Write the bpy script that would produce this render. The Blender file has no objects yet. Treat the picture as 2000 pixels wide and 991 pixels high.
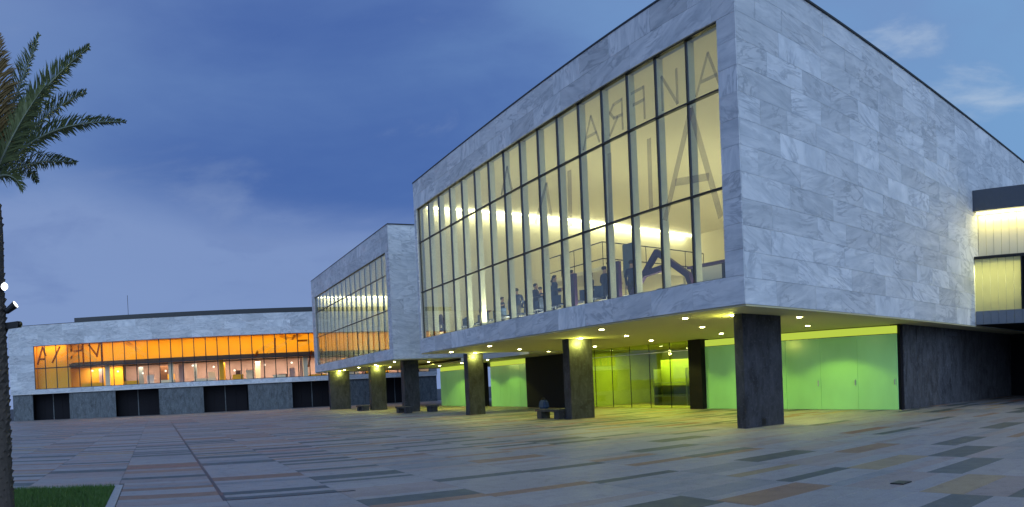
import bpy, bmesh, math, random
from mathutils import Vector, Matrix
R = math.radians
random.seed(7)
sc = bpy.context.scene
C = sc.collection

# ------------------------------------------------------------------ camera
# the photograph is a stitched panorama: verticals straight, long edges bowed -> central cylindrical lens
FPX = 1373.47
cam_d = bpy.data.cameras.new('camera')
cam_d.type = 'PANO'
cam_d.panorama_type = 'CENTRAL_CYLINDRICAL'
cam_d.central_cylindrical_range_u_min = -1000 / FPX
cam_d.central_cylindrical_range_u_max = 1000 / FPX
cam_d.central_cylindrical_range_v_min = -(991 - 776.8) / FPX
cam_d.central_cylindrical_range_v_max = 776.8 / FPX
cam_d.central_cylindrical_radius = 1.0
cam_d.clip_end = 3000
cam = bpy.data.objects.new('camera', cam_d)
C.objects.link(cam)
YAW, PITCH, ROLL = 1.0658, -0.0187, -0.0449
CAM = Vector((12.8953, -14.4519, 1.6705))
_fw = Vector((-math.sin(YAW), math.cos(YAW), 0)); _rt = Vector((math.cos(YAW), math.sin(YAW), 0)); _up = Vector((0, 0, 1))
fw = _fw * math.cos(PITCH) + _up * math.sin(PITCH)
up2 = _up * math.cos(PITCH) - _fw * math.sin(PITCH)
rt = _rt * math.cos(ROLL) + up2 * math.sin(ROLL)
up = up2 * math.cos(ROLL) - _rt * math.sin(ROLL)
m = Matrix((rt, up, -fw)).transposed().to_4x4()
m.translation = CAM
cam.matrix_world = m
sc.camera = cam

# ------------------------------------------------------------------ sky, dusk glow, exposure
SUN_EL, SUN_AZ = 24.0, 112.0          # afterglow from behind the camera; azimuth clockwise from +Y
world = bpy.data.worlds.new('World'); sc.world = world
world.use_nodes = True
wt = world.node_tree; wt.nodes.clear()
def wn(t, **k):
    n = wt.nodes.new(t)
    for a, b in k.items(): setattr(n, a, b)
    return n
def wl(a, b): wt.links.new(a, b)
def wmath(op, a, b=None, c=None, clamp=False):
    n = wn('ShaderNodeMath', operation=op, use_clamp=clamp)
    for i, v in enumerate((a, b, c)):
        if v is None: continue
        if isinstance(v, (int, float)): n.inputs[i].default_value = v
        else: wl(v, n.inputs[i])
    return n.outputs[0]
def wmix(f, a, b):
    n = wn('ShaderNodeMix', data_type='RGBA')
    for s, v in ((n.inputs[0], f), (n.inputs[6], a), (n.inputs[7], b)):
        if isinstance(v, (int, float)): s.default_value = v
        elif isinstance(v, tuple): s.default_value = (*v, 1)
        else: wl(v, s)
    return n.outputs[2]
tc = wn('ShaderNodeTexCoord')
sep = wn('ShaderNodeSeparateXYZ'); wl(tc.outputs['Generated'], sep.inputs[0])
sky = wn('ShaderNodeTexSky', sky_type='NISHITA', sun_disc=False, sun_elevation=R(4), sun_rotation=R(SUN_AZ),
         altitude=0, air_density=1.0, dust_density=0.6, ozone_density=5.0)
def wvec(op, a, b):
    n = wn('ShaderNodeVectorMath', operation=op)
    for i, v in enumerate((a, b)):
        if isinstance(v, tuple): n.inputs[i].default_value = v
        else: wl(v, n.inputs[i])
    return n.outputs['Value'] if op == 'DOT_PRODUCT' else n.outputs[0]
def wstep(v, lo, hi):
    mr = wn('ShaderNodeMapRange', interpolation_type='SMOOTHSTEP'); mr.inputs[1].default_value = lo; mr.inputs[2].default_value = hi
    wl(v, mr.inputs[0]); return mr.outputs[0]
# thin high cloud over the whole sky, a darker rain cloud, a pale stratus bank along the horizon, a few torn puffs
mp = wn('ShaderNodeMapping'); mp.inputs['Scale'].default_value = (1.2, 1.2, 3.6); mp.inputs['Location'].default_value = (2.3, 0.4, 0.2)
wl(tc.outputs['Generated'], mp.inputs[0])
def wnoise(scale, det, rough, dist):
    n = wn('ShaderNodeTexNoise'); n.inputs['Scale'].default_value = scale; n.inputs['Detail'].default_value = det
    n.inputs['Roughness'].default_value = rough; n.inputs['Distortion'].default_value = dist; wl(mp.outputs[0], n.inputs[0]); return n.outputs[0]
nz1 = wnoise(1.3, 7, .52, .6); nz2 = wnoise(3.2, 8, .58, .4)
nsum = wmath('ADD', wmath('MULTIPLY', wmath('SUBTRACT', nz1, .5), 1.2), wmath('MULTIPLY', wmath('SUBTRACT', nz2, .5), .35))
glow = wmath('POWER', wmath('ADD', wmath('MULTIPLY', wvec('DOT_PRODUCT', tc.outputs['Generated'], (.60, .72, .34)), .5), .5), 2.0)
K = 10.0
def k3(*c): return tuple(v * K for v in c)
c0 = wmix(glow, k3(.138, .232, .505), k3(.235, .47, .76))
c0 = wmix(wmath('MULTIPLY', wstep(wmath('ADD', sep.outputs[2], wmath('MULTIPLY', nsum, .5)), .30, .58), .8), c0, k3(.185, .285, .555))
rain = wstep(wmath('ADD', wvec('DOT_PRODUCT', tc.outputs['Generated'], (-0.912, 0.277, 0.301)), wmath('MULTIPLY', nsum, .20)), .87, 1.01)
c0 = wmix(wmath('MULTIPLY', rain, .9), c0, k3(.058, .128, .395))
bank = wstep(wmath('SUBTRACT', wmath('SUBTRACT', wmath('MULTIPLY', nsum, .30), sep.outputs[2]), wmath('SUBTRACT', wmath('MULTIPLY', rain, .07), wmath('MULTIPLY', wvec('DOT_PRODUCT', tc.outputs['Generated'], (-.48, -.87, 0.)), .09))), -.335, -.255)
c0 = wmix(wmath('MULTIPLY', bank, .80), c0, k3(.250, .348, .615))
streak = wstep(nz2, .56, .74)
c0 = wmix(wmath('MULTIPLY', wmath('MULTIPLY', streak, bank), .35), c0, k3(.11, .18, .44))
puff = wstep(wmath('ADD', nz2, wmath('MULTIPLY', wmath('SUBTRACT', nz1, .5), .8)), .52, .74)
c0 = wmix(wmath('MULTIPLY', wmath('MULTIPLY', puff, glow), 1.3, None, True), c0, k3(.48, .60, .76))
BG = 0.1
skyc = wmix(.10, c0, sky.outputs[0])
bgn = wn('ShaderNodeBackground'); bgn.inputs[1].default_value = BG
out = wn('ShaderNodeOutputWorld'); wl(skyc, bgn.inputs[0]); wl(bgn.outputs[0], out.inputs[0])

sun_d = bpy.data.lights.new('sun', 'SUN'); sun_d.energy = 1.35; sun_d.angle = R(50); sun_d.color = (0.58, 0.745, 1.0)
sun = bpy.data.objects.new('sun', sun_d); C.objects.link(sun)
sd = Vector((math.sin(R(SUN_AZ)) * math.cos(R(SUN_EL)), math.cos(R(SUN_AZ)) * math.cos(R(SUN_EL)), math.sin(R(SUN_EL))))
sun.rotation_euler = sd.to_track_quat('Z', 'Y').to_euler()
sun.location = (20, -20, 40)

vs = sc.view_settings
vs.view_transform = 'Standard'; vs.look = 'None'; vs.gamma = 1; vs.use_curve_mapping = False; vs.exposure = 0.0
sc.render.engine = 'CYCLES'
sc.cycles.use_denoising = True
sc.cycles.max_bounces = 8; sc.cycles.transparent_max_bounces = 16; sc.cycles.glossy_bounces = 4; sc.cycles.diffuse_bounces = 4
sc.cycles.sample_clamp_indirect = 4; sc.cycles.caustics_reflective = False; sc.cycles.caustics_refractive = False

# ------------------------------------------------------------------ materials
class NT:
    def __init__(s, name):
        s.m = bpy.data.materials.new(name); s.m.use_nodes = True; s.t = s.m.node_tree; s.t.nodes.clear()
        s.out = s.n('ShaderNodeOutputMaterial')
    def n(s, t, **k):
        n = s.t.nodes.new(t)
        for a, b in k.items(): setattr(n, a, b)
        return n
    def set(s, sock, v):
        if isinstance(v, bpy.types.NodeSocket): s.t.links.new(v, sock)
        elif isinstance(v, tuple) and len(v) == 3 and sock.type == 'RGBA': sock.default_value = (*v, 1)
        else: sock.default_value = v
    def math(s, op, a, b=None, clamp=False):
        n = s.n('ShaderNodeMath', operation=op, use_clamp=clamp); s.set(n.inputs[0], a)
        if b is not None: s.set(n.inputs[1], b)
        return n.outputs[0]
    def vmath(s, op, a, b):
        n = s.n('ShaderNodeVectorMath', operation=op); s.set(n.inputs[0], a); s.set(n.inputs[1], b); return n.outputs[0]
    def mix(s, f, a, b, mode='MIX'):
        n = s.n('ShaderNodeMix', data_type='RGBA', blend_type=mode); s.set(n.inputs[0], f); s.set(n.inputs[6], a); s.set(n.inputs[7], b); return n.outputs[2]
    def ramp(s, v, lo, hi):
        n = s.n('ShaderNodeMapRange'); s.set(n.inputs[0], v); n.inputs[1].default_value = lo; n.inputs[2].default_value = hi; return n.outputs[0]
    def noise(s, vec, scale, detail=4, rough=.55, dist=0):
        n = s.n('ShaderNodeTexNoise'); s.set(n.inputs['Vector'], vec); n.inputs['Scale'].default_value = scale
        n.inputs['Detail'].default_value = detail; n.inputs['Roughness'].default_value = rough; n.inputs['Distortion'].default_value = dist; return n.outputs[0]
    def pos(s): return s.n('ShaderNodeNewGeometry').outputs['Position']
    def rnd(s):
        a = s.n('ShaderNodeObjectInfo').outputs['Random']; b = s.n('ShaderNodeNewGeometry').outputs['Random Per Island']
        return s.math('FRACT', s.math('ADD', a, s.math('MULTIPLY', b, 7.31)))
    def scale(s, vec, v):
        n = s.n('ShaderNodeMapping'); s.set(n.inputs[0], vec); n.inputs['Scale'].default_value = v; return n.outputs[0]
    def pbsdf(s, color, rough=.6, metal=0, bump=None, spec=.5, bstr=.3, bdist=.02, emit=None, estr=0):
        p = s.n('ShaderNodeBsdfPrincipled'); s.set(p.inputs['Base Color'], color); s.set(p.inputs['Roughness'], rough)
        s.set(p.inputs['Metallic'], metal); s.set(p.inputs['Specular IOR Level'], spec)
        if emit is not None: s.set(p.inputs['Emission Color'], emit); s.set(p.inputs['Emission Strength'], estr)
        if bump is not None:
            b = s.n('ShaderNodeBump'); b.inputs['Strength'].default_value = bstr; b.inputs['Distance'].default_value = bdist
            s.set(b.inputs['Height'], bump); s.t.links.new(b.outputs[0], p.inputs['Normal'])
        s.t.links.new(p.outputs[0], s.out.inputs[0]); return s.m

def simple(name, col, rough=.6, metal=0, var=.12, nscale=6, spec=.5):
    t = NT(name); n = t.noise(t.pos(), nscale, 5)
    c = t.mix(n, tuple(v * (1 - var) for v in col), tuple(min(1, v * (1 + var)) for v in col))
    return t.pbsdf(c, rough, metal, spec=spec)

def marble(name):
    t = NT(name); r = t.rnd(); p = t.pos()
    off = t.n('ShaderNodeCombineXYZ')
    t.set(off.inputs[0], t.math('MULTIPLY', r, 37.)); t.set(off.inputs[1], t.math('MULTIPLY', r, 91.)); t.set(off.inputs[2], t.math('MULTIPLY', r, 53.))
    q = t.vmath('ADD', p, off.outputs[0])
    r2 = t.math('FRACT', t.math('MULTIPLY', r, 17.3)); r3 = t.math('FRACT', t.math('MULTIPLY', r, 51.7))
    ang = t.n('ShaderNodeCombineXYZ')
    a = t.math('ADD', t.math('MULTIPLY', t.math('SUBTRACT', r2, .5), .8), t.math('MULTIPLY', t.math('GREATER_THAN', r3, .86), 1.45))
    t.set(ang.inputs[0], a); t.set(ang.inputs[1], a)
    vr = t.n('ShaderNodeVectorRotate', rotation_type='EULER_XYZ'); t.set(vr.inputs['Vector'], q); t.set(vr.inputs['Rotation'], ang.outputs[0])
    band = t.noise(t.scale(vr.outputs[0], (.9, .9, 4.0)), .8, 5, .52, .7)
    fine = t.noise(t.scale(vr.outputs[0], (1.2, 1.2, 6.0)), 1.5, 4, .55, .6)
    cloud = t.noise(q, .8, 5, .55, .4)
    vn = t.math('ABSOLUTE', t.math('SUBTRACT', t.noise(t.scale(vr.outputs[0], (.7, .7, 2.2)), .8, 5, .55, 1.6), .5))
    vein = t.math('MULTIPLY', t.math('SUBTRACT', 1., t.ramp(vn, 0., .05)), t.ramp(cloud, .40, .58))
    c = t.mix(t.ramp(band, .30, .68), (.48, .525, .57), (.76, .785, .81))
    c = t.mix(t.math('MULTIPLY', t.ramp(fine, .50, .70), .42), c, (.40, .45, .51))
    c = t.mix(t.ramp(cloud, .35, .75), c, t.mix(.5, c, (.74, .76, .79)))
    c = t.mix(t.math('MULTIPLY', vein, .6), c, (.26, .30, .35))
    br = t.math('ADD', .84, t.math('MULTIPLY', r3, .25))
    bc = t.n('ShaderNodeCombineColor'); [t.set(bc.inputs[i], br) for i in range(3)]
    c = t.mix(1., c, bc.outputs[0], 'MULTIPLY')
    stain = t.noise(t.scale(p, (1.5, 1.5, .25)), 1.3, 5, .6)
    c = t.mix(t.math('MULTIPLY', t.ramp(stain, .55, .8), .22), c, (.33, .35, .36))
    return t.pbsdf(c, t.ramp(cloud, -1.2, 1.6), spec=.4, bump=vein, bstr=.06)

def slab_mat(name, col, var=.16):
    t = NT(name); p = t.pos(); r = t.rnd()
    sp = t.noise(p, 34, 4, .75); bl = t.noise(p, .8, 5, .6); st = t.noise(p, 3.5, 6, .65)
    c = t.mix(sp, tuple(v * .45 for v in col), tuple(v * 1.55 for v in col))
    br = t.math('ADD', 1 - var, t.math('MULTIPLY', r, 2 * var)); bc = t.n('ShaderNodeCombineColor'); [t.set(bc.inputs[i], br) for i in range(3)]
    c = t.mix(1., c, bc.outputs[0], 'MULTIPLY')
    c = t.mix(t.math('MULTIPLY', t.ramp(bl, .5, .75), .3), c, tuple(v * .6 for v in col))
    c = t.mix(t.math('MULTIPLY', t.ramp(st, .56, .72), .35), c, (.10, .10, .10))
    return t.pbsdf(c, t.math('ADD', .38, t.math('MULTIPLY', st, .35)), bump=sp, bstr=.12, bdist=.004, spec=.45)

def dark_stone(name, col, lo=.4, hi=1.9):
    t = NT(name); p = t.pos()
    n = t.noise(t.scale(p, (2, 2, .8)), 1.6, 7, .66, .8); g = t.noise(p, 9, 6, .65)
    c = t.mix(t.ramp(n, .3, .75), tuple(v * lo for v in col), tuple(v * hi for v in col))
    c = t.mix(t.math('MULTIPLY', t.ramp(g, .54, .72), .6), c, tuple(v * 2.7 for v in col))
    return t.pbsdf(c, .55, bump=g, bstr=.2, bdist=.006, spec=.35)

def glass(name, tintc=(.93, .95, .92), ior=1.6, boost=1.0):
    t = NT(name)
    ge = t.n('ShaderNodeNewGeometry'); dp = t.n('ShaderNodeVectorMath', operation='DOT_PRODUCT')
    t.t.links.new(ge.outputs['Normal'], dp.inputs[0]); t.t.links.new(ge.outputs['Incoming'], dp.inputs[1])
    g_ = t.math('POWER', t.math('SUBTRACT', 1., t.math('ABSOLUTE', dp.outputs['Value'])), 5.)
    f0 = ((ior - 1) / (ior + 1)) ** 2
    fr = t.math('ADD', f0, t.math('MULTIPLY', g_, 1 - f0))
    tr = t.n('ShaderNodeBsdfTransparent'); t.set(tr.inputs[0], tintc)
    gl = t.n('ShaderNodeBsdfGlossy'); gl.inputs['Roughness'].default_value = .004
    # panes are never perfectly flat: a very long, weak ripple
    b = t.n('ShaderNodeBump'); b.inputs['Strength'].default_value = .05; b.inputs['Distance'].default_value = .02
    t.set(b.inputs['Height'], t.noise(t.pos(), 1.1, 2)); t.t.links.new(b.outputs[0], gl.inputs['Normal'])
    mx = t.n('ShaderNodeMixShader'); t.set(mx.inputs[0], t.math('MULTIPLY', fr, boost, True))
    t.t.links.new(tr.outputs[0], mx.inputs[1]); t.t.links.new(gl.outputs[0], mx.inputs[2]); t.t.links.new(mx.outputs[0], t.out.inputs[0])
    return t.m

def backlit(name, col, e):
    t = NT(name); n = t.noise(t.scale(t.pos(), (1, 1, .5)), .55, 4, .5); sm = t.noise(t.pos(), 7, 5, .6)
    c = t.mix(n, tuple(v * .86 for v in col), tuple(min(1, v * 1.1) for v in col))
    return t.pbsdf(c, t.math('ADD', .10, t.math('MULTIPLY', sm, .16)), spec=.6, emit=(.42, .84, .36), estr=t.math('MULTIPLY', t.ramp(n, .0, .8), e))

def emitter(name, col, s):
    t = NT(name); e = t.n('ShaderNodeEmission'); t.set(e.inputs[0], col); e.inputs[1].default_value = s
    t.t.links.new(e.outputs[0], t.out.inputs[0]); return t.m

def film(name, col, alpha, lit=False):
    t = NT(name); d = t.n('ShaderNodeBsdfTranslucent' if lit else 'ShaderNodeBsdfDiffuse'); t.set(d.inputs[0], col); tr = t.n('ShaderNodeBsdfTransparent')
    mx = t.n('ShaderNodeMixShader'); mx.inputs[0].default_value = alpha
    t.t.links.new(tr.outputs[0], mx.inputs[1]); t.t.links.new(d.outputs[0], mx.inputs[2]); t.t.links.new(mx.outputs[0], t.out.inputs[0]); return t.m

def translucent_mat(name, col):
    t = NT(name); n = t.noise(t.pos(), 3, 3)
    c = t.mix(n, tuple(v * .9 for v in col), col)
    d = t.n('ShaderNodeBsdfDiffuse'); t.set(d.inputs[0], c); tr = t.n('ShaderNodeBsdfTranslucent'); t.set(tr.inputs[0], c)
    mx = t.n('ShaderNodeMixShader'); mx.inputs[0].default_value = .65
    t.t.links.new(d.outputs[0], mx.inputs[1]); t.t.links.new(tr.outputs[0], mx.inputs[2]); t.t.links.new(mx.outputs[0], t.out.inputs[0]); return t.m

M = dict(
    marble=marble('veined_marble'),
    core=simple('mortar_grey', (.30, .32, .34), .9),
    coping=simple('dark_coping_metal', (.05, .055, .06), .5, .6),
    frame=simple('dark_window_metal', (.022, .024, .028), .4, .5),
    soffit=simple('painted_soffit', (.62, .58, .36), .8, var=.05, nscale=1.2),
    pier=dark_stone('dark_basalt', (.036, .038, .046)),
    farpier=dark_stone('grey_granite', (.10, .118, .130), .5, 1.7),
    wallstone=dark_stone('dark_wall_stone', (.070, .074, .084), .4, 1.9),
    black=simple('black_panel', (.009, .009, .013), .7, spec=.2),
    cream=simple('cream_plaster', (.82, .78, .60), .8, var=.06, nscale=.7),
    ceil=simple('cream_ceiling', (.66, .61, .44), .45, var=.06, nscale=.7),
    floor=simple('hall_floor', (.35, .32, .26), .35),
    fin=simple('painted_fin', (.78, .80, .70), .55),
    glass=glass('window_glass', (.90, .94, .88), 1.75, 1.35),
    farglass=glass('far_window_glass', (.98, .97, .95), 1.3, .35),
    lobbyglass=glass('lobby_glass', (.66, .78, .55), 1.7),
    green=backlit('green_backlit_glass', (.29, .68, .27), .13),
    lime=simple('lime_plaster', (.62, .72, .16), .7, var=.06),
    clerestory=emitter('lit_clerestory_glass', (.42, .54, .06), 1.15),
    olive=simple('olive_plaster', (.42, .44, .13), .7, var=.2, nscale=1.5),
    orange=simple('orange_plaster', (.90, .47, .03), .75, var=.16, nscale=.6),
    brown=simple('dark_brown_beam', (.10, .045, .02), .6),
    lilac=simple('lilac_grey_wall', (.42, .33, .36), .7, var=.3, nscale=.8),
    white=simple('white_paint', (.8, .8, .78), .5, var=.04),
    steel=simple('brushed_steel', (.6, .6, .6), .3, 1.0),
    purple=simple('purple_letter_paint', (.055, .022, .10), .5),
    greyfilm=film('grey_letter_and_reflection_film', (.12, .10, .10), .24),  # upper letters and some of the painted letter reflections
    pinkfilm=film('pale_red_reflection_film', (.32, .14, .11), .24),  # tone of the painted letter reflections
    rustfilm=film('rust_letter_film', (.30, .06, .01), .75),
    paleorangefilm=film('pale_letter_film', (1.0, .86, .55), .5, True),
    darkmetal=simple('grey_fascia_metal', (.10, .115, .14), .45, .3),
    channel=translucent_mat('ribbed_channel_glass', (.80, .80, .58)),
    channelgrey=simple('grey_ribbed_glass', (.17, .20, .25), .35),
    lamp=emitter('warm_lamp', (1, .93, .45), 60.),
    strip=emitter('cove_strip', (1, .93, .62), 16.),
    sill=emitter('sill_lamp', (1, .97, .85), 1.6),
    linkstrip=emitter('link_strip', (1, .90, .48), 7.),
    flood=emitter('floodlight_lens', (.92, .97, 1), 5.),
    floodweak=emitter('floodlight_lens_weak', (.95, 1, .95), 2.5),
    slab_pale=slab_mat('pale_granite', (.290, .275, .272), .075),
    slab_rose=slab_mat('rose_granite', (.285, .238, .222), .09),
    slab_grey=slab_mat('mid_grey_granite', (.225, .228, .235), .09),
    slab_dark=slab_mat('dark_green_granite', (.080, .098, .098)),
    slab_brown=slab_mat('brown_granite', (.265, .160, .105)),
    slab_ochre=slab_mat('ochre_granite', (.27, .205, .125)),
    slab_red=slab_mat('red_brown_granite', (.28, .13, .095)),
    bed=simple('joint_mortar', (.11, .11, .11), .95),
    ground=simple('ground_asphalt', (.06, .06, .062), .9),
    kerb=slab_mat('kerb_granite', (.36, .36, .36), .05),
    grass=simple('grass_blades', (.055, .13, .02), .6, var=.45, nscale=4),
    soil=simple('soil', (.03, .045, .015), .95),
    navy=simple('navy_cloth', (.020, .032, .085), .85, var=.3),
    blue=simple('blue_cloth', (.035, .065, .16), .85, var=.3),
    charcoal=simple('charcoal_cloth', (.02, .02, .025), .85),
    skin=simple('skin', (.42, .26, .19), .6),
    hair=simple('dark_hair', (.018, .012, .009), .7),
    board=simple('blue_grey_board', (.16, .22, .28), .6),
    trunk=simple('palm_trunk_bark', (.075, .062, .052), .95, var=.5, nscale=14),
    frond=simple('palm_leaflet', (.15, .185, .07), .5, var=.6, nscale=7),
    frondgrey=simple('palm_rachis', (.30, .34, .26), .6),
    frondbrown=simple('dry_palm_leaflet', (.17, .11, .03), .7, var=.4, nscale=7),
    plastic=simple('black_plastic', (.012, .012, .013), .4),
    bag=simple('blue_bag_cloth', (.02, .05, .13), .8),
)

# ------------------------------------------------------------------ mesh helpers
class MB:
    def __init__(s): s.v = []; s.f = []; s.mi = []
    def box(s, x0, x1, y0, y1, z0, z1, mi=0):
        if x0 > x1: x0, x1 = x1, x0
        if y0 > y1: y0, y1 = y1, y0
        if z0 > z1: z0, z1 = z1, z0
        b = len(s.v)
        s.v += [(x0, y0, z0), (x1, y0, z0), (x1, y1, z0), (x0, y1, z0), (x0, y0, z1), (x1, y0, z1), (x1, y1, z1), (x0, y1, z1)]
        s.f += [tuple(b + i for i in q) for q in ((0, 3, 2, 1), (4, 5, 6, 7), (0, 1, 5, 4), (1, 2, 6, 5), (2, 3, 7, 6), (3, 0, 4, 7))]
        s.mi += [mi] * 6; return s
    def chamfer(s, x0, x1, y0, y1, z0, z1, c):
        b = len(s.v)
        def ring(z, e): return [(x0 + e, y0 + e, z), (x1 - e, y0 + e, z), (x1 - e, y1 - e, z), (x0 + e, y1 - e, z)]
        for z, e in ((z0, 0), (z1 - c, 0), (z1, c)): s.v += ring(z, e)
        for k in (0, 4):
            for i in range(4):
                j = (i + 1) % 4; s.f.append((b + k + i, b + k + j, b + k + 4 + j, b + k + 4 + i)); s.mi.append(0)
        s.f.append((b + 8, b + 9, b + 10, b + 11)); s.mi.append(0)
        s.f.append((b + 3, b + 2, b + 1, b)); s.mi.append(0); return s
    def tube(s, pts, rad, n=8, cap=True, mi=0):
        pts = [Vector(p) for p in pts]; rad = rad if isinstance(rad, (list, tuple)) else [rad] * len(pts)
        b = len(s.v); ref = Vector((0, 0, 1))
        for i, p in enumerate(pts):
            d = (pts[min(i + 1, len(pts) - 1)] - pts[max(i - 1, 0)]).normalized()
            if abs(d.dot(ref)) > .95: a = d.cross(Vector((1, 0, 0))).normalized()
            else: a = d.cross(ref).normalized()
            c = d.cross(a)
            for k in range(n):
                t = 2 * math.pi * k / n
                s.v.append(tuple(p + (a * math.cos(t) + c * math.sin(t)) * rad[i]))
        for i in range(len(pts) - 1):
            for k in range(n):
                j = (k + 1) % n; s.f.append((b + i * n + k, b + i * n + j, b + (i + 1) * n + j, b + (i + 1) * n + k)); s.mi.append(mi)
        if cap:
            s.f.append(tuple(b + k for k in reversed(range(n)))); s.mi.append(mi)
            e = b + (len(pts) - 1) * n; s.f.append(tuple(e + k for k in range(n))); s.mi.append(mi)
        return s
    def face(s, pts, mi=0):
        b = len(s.v); s.v += [tuple(p) for p in pts]; s.f.append(tuple(range(b, b + len(pts)))); s.mi.append(mi); return s
    def build(s, name, mat, parent=None, smooth=False):
        me = bpy.data.meshes.new(name); me.from_pydata(s.v, [], s.f); me.update()
        for q in (mat if isinstance(mat, (list, tuple)) else [mat]): me.materials.append(M[q] if isinstance(q, str) else q)
        if any(s.mi): me.polygons.foreach_set('material_index', s.mi)
        if smooth: me.polygons.foreach_set('use_smooth', [True] * len(me.polygons))
        o = bpy.data.objects.new(name, me); C.objects.link(o)
        if parent is not None: o.parent = parent
        return o
def boxp(name, mat, parent, *b): return MB().box(*b).build(name, mat, parent)
def tag(o, label=None, cat=None, group=None, kind=None):
    if label: o['label'] = label
    if cat: o['category'] = cat
    if group: o['group'] = group
    if kind: o['kind'] = kind
    return o
def thing(name, label, cat, loc=(0, 0, 0), rz=0, group=None):
    o = bpy.data.objects.new(name, None); C.objects.link(o); o.location = loc; o.rotation_euler = (0, 0, rz); o.empty_display_size = .3
    return tag(o, label, cat, group)
def copy_tree(o, parent=None):
    c = o.copy(); C.objects.link(c); c.parent = parent
    for ch in list(o.children): copy_tree(ch, c)
    return c
def lamp(name, kind, parent, loc, energy, col, direction=(0, 0, -1), size=.1, size_y=None, spot=None, blend=.6):
    d = bpy.data.lights.new(name, kind); d.energy = energy; d.color = col
    if kind == 'AREA':
        d.size = size
        if size_y: d.shape = 'RECTANGLE'; d.size_y = size_y
    else: d.shadow_soft_size = size
    if kind == 'SPOT': d.spot_size = R(spot); d.spot_blend = blend
    o = bpy.data.objects.new(name, d); C.objects.link(o); o.location = loc
    q = Vector(direction).to_track_quat('-Z', 'Y'); o.rotation_euler = q.to_euler()
    o.parent = parent
    return o

# ------------------------------------------------------------------ ground, plaza
g = MB(); N = 48
g.face([(900 * math.cos(2 * math.pi * i / N) - 20, 900 * math.sin(2 * math.pi * i / N), -.06) for i in range(N)])
tag(g.build('ground', 'ground'), kind='structure')
plaza = boxp('plaza', 'bed', None, -74, 22, -50, 30, -.05, -.012); tag(plaza, kind='structure')

def project(P):
    d = Vector(P) - CAM; X, Y, Z = d.dot(rt), d.dot(up), d.dot(fw)
    return 1000 + FPX * math.atan2(X, Z), 776.8 - FPX * Y / math.hypot(X, Z)
YB = [-15.3, -13.4, -11.5, -9.65, -7.8, -6.05, -4.4, -2.5, -.7, 1.15, 3.3, 5.35, 7.5, 9.5]
while YB[0] > -46: YB.insert(0, YB[0] - 1.92)
while YB[-1] < 27: YB.append(YB[-1] + 1.95)
# coloured slabs read off the photograph: colour, x range, y of the middle of the band
KNOWN = [('dark', 2.47, 3.10, -10.6), ('dark', -.94, -.30, -10.9), ('dark', .5, .85, -12.3), ('brown', -1.9, -1.25, -12.3), ('dark', -2.3, -1.95, -10.6),
 ('dark', -.02, .22, -10.), ('dark', 1.05, 1.42, -8.7), ('dark', 1.15, 1.5, -6.9), ('brown', -1.35, -.72, -7.0), ('brown', -2.65, -2.33, -7.2), ('brown', -5.3, -4.96, -8.5),
 ('dark', -6.85, -6.5, -5.2), ('brown', 3.22, 3.54, -8.7), ('dark', 3.38, 3.68, -6.9), ('brown', 2.06, 2.42, -5.3), ('dark', 2.0, 2.36, -3.5), ('dark', .02, .59, -3.6),
 ('dark', -1.5, -.83, -1.6), ('dark', 5.6, 6.46, -8.6), ('brown', 6.28, 6.98, -6.8), ('dark', 5.88, 6.2, -5.2), ('ochre', 6.1, 6.75, -3.2), ('dark', 6.7, 7.45, -1.6),
 ('dark', 7.66, 8.29, -3.6), ('ochre', 8.4, 9.06, -5.4), ('brown', 4.5, 5.12, -1.6), ('dark', 3.45, 4.1, -3.4), ('ochre', 4.8, 5.13, -5.2), ('dark', 3.19, 3.54, 2.3),
 ('red', 2.1, 2.6, 2.3), ('dark', 5.85, 6.47, .4), ('dark', 5.29, 5.99, 4.2), ('dark', 2.37, 2.73, 6.3), ('brown', 3.25, 3.6, 8.4), ('dark', -2.68, -2.3, -14.3),
 ('brown', .3, .8, -14.3), ('dark', -12.1, -11.75, -14.3), ('dark', -7.2, -6.85, -16.), ('dark', -8.75, -8.37, -17.9), ('brown', -5.67, -5.3, -17.8), ('brown', -5.8, -5.5, -14.3),
 ('dark', -8.68, -8.33, -12.3), ('dark', 8.9, 9.5, -6.9), ('brown', 9.3, 9.9, -1.6), ('dark', -4.1, -3.75, -5.2), ('brown', -3.2, -2.85, -4.9), ('dark', 9.9, 10.6, -.2), ('brown', 10.4, 11, -3.4)]
prng = random.Random(11)
slabs = []
XL, XR = -73.6, 16.0
for b0, b1 in zip(YB, YB[1:]):
    kn = sorted((k for k in KNOWN if b0 <= k[3] < b1), key=lambda k: k[1])
    x = XL; last = None
    while x < XR:
        nxt = next((k for k in kn if k[1] >= x - .02), None)
        w = prng.choice((.31, .32, .34, .45, .62, .64))
        if nxt and x + w > nxt[1] - .22:
            if nxt[1] - x > .05: slabs.append((x, nxt[1], b0, b1, 'pale'))
            slabs.append((nxt[1], nxt[2], b0, b1, nxt[0])); x = nxt[2]; kn = [k for k in kn if k[1] > nxt[1]]; last = 'k'; continue
        col = 'pale'
        t = prng.random()
        far = x < -3.2 or b0 > 8 or b0 < -19
        if far and last == 'pale' and t < .40: col = 'dark' if t < .20 else 'brown' if t < .31 else 'ochre' if t < .36 else 'red'
        if col == 'pale': t2 = prng.random(); sub = 'rose' if t2 < .24 else 'grey' if t2 < .36 else ('brown' if t2 < .39 else 'dark') if t2 < .42 and w < .36 else 'pale'
        else: sub = col
        slabs.append((x, x + w, b0, b1, sub)); x += w; last = col
LX0, LY1 = -1.2, -15.36      # lawn corner
DY = -13.42                  # slot drain line
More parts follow.
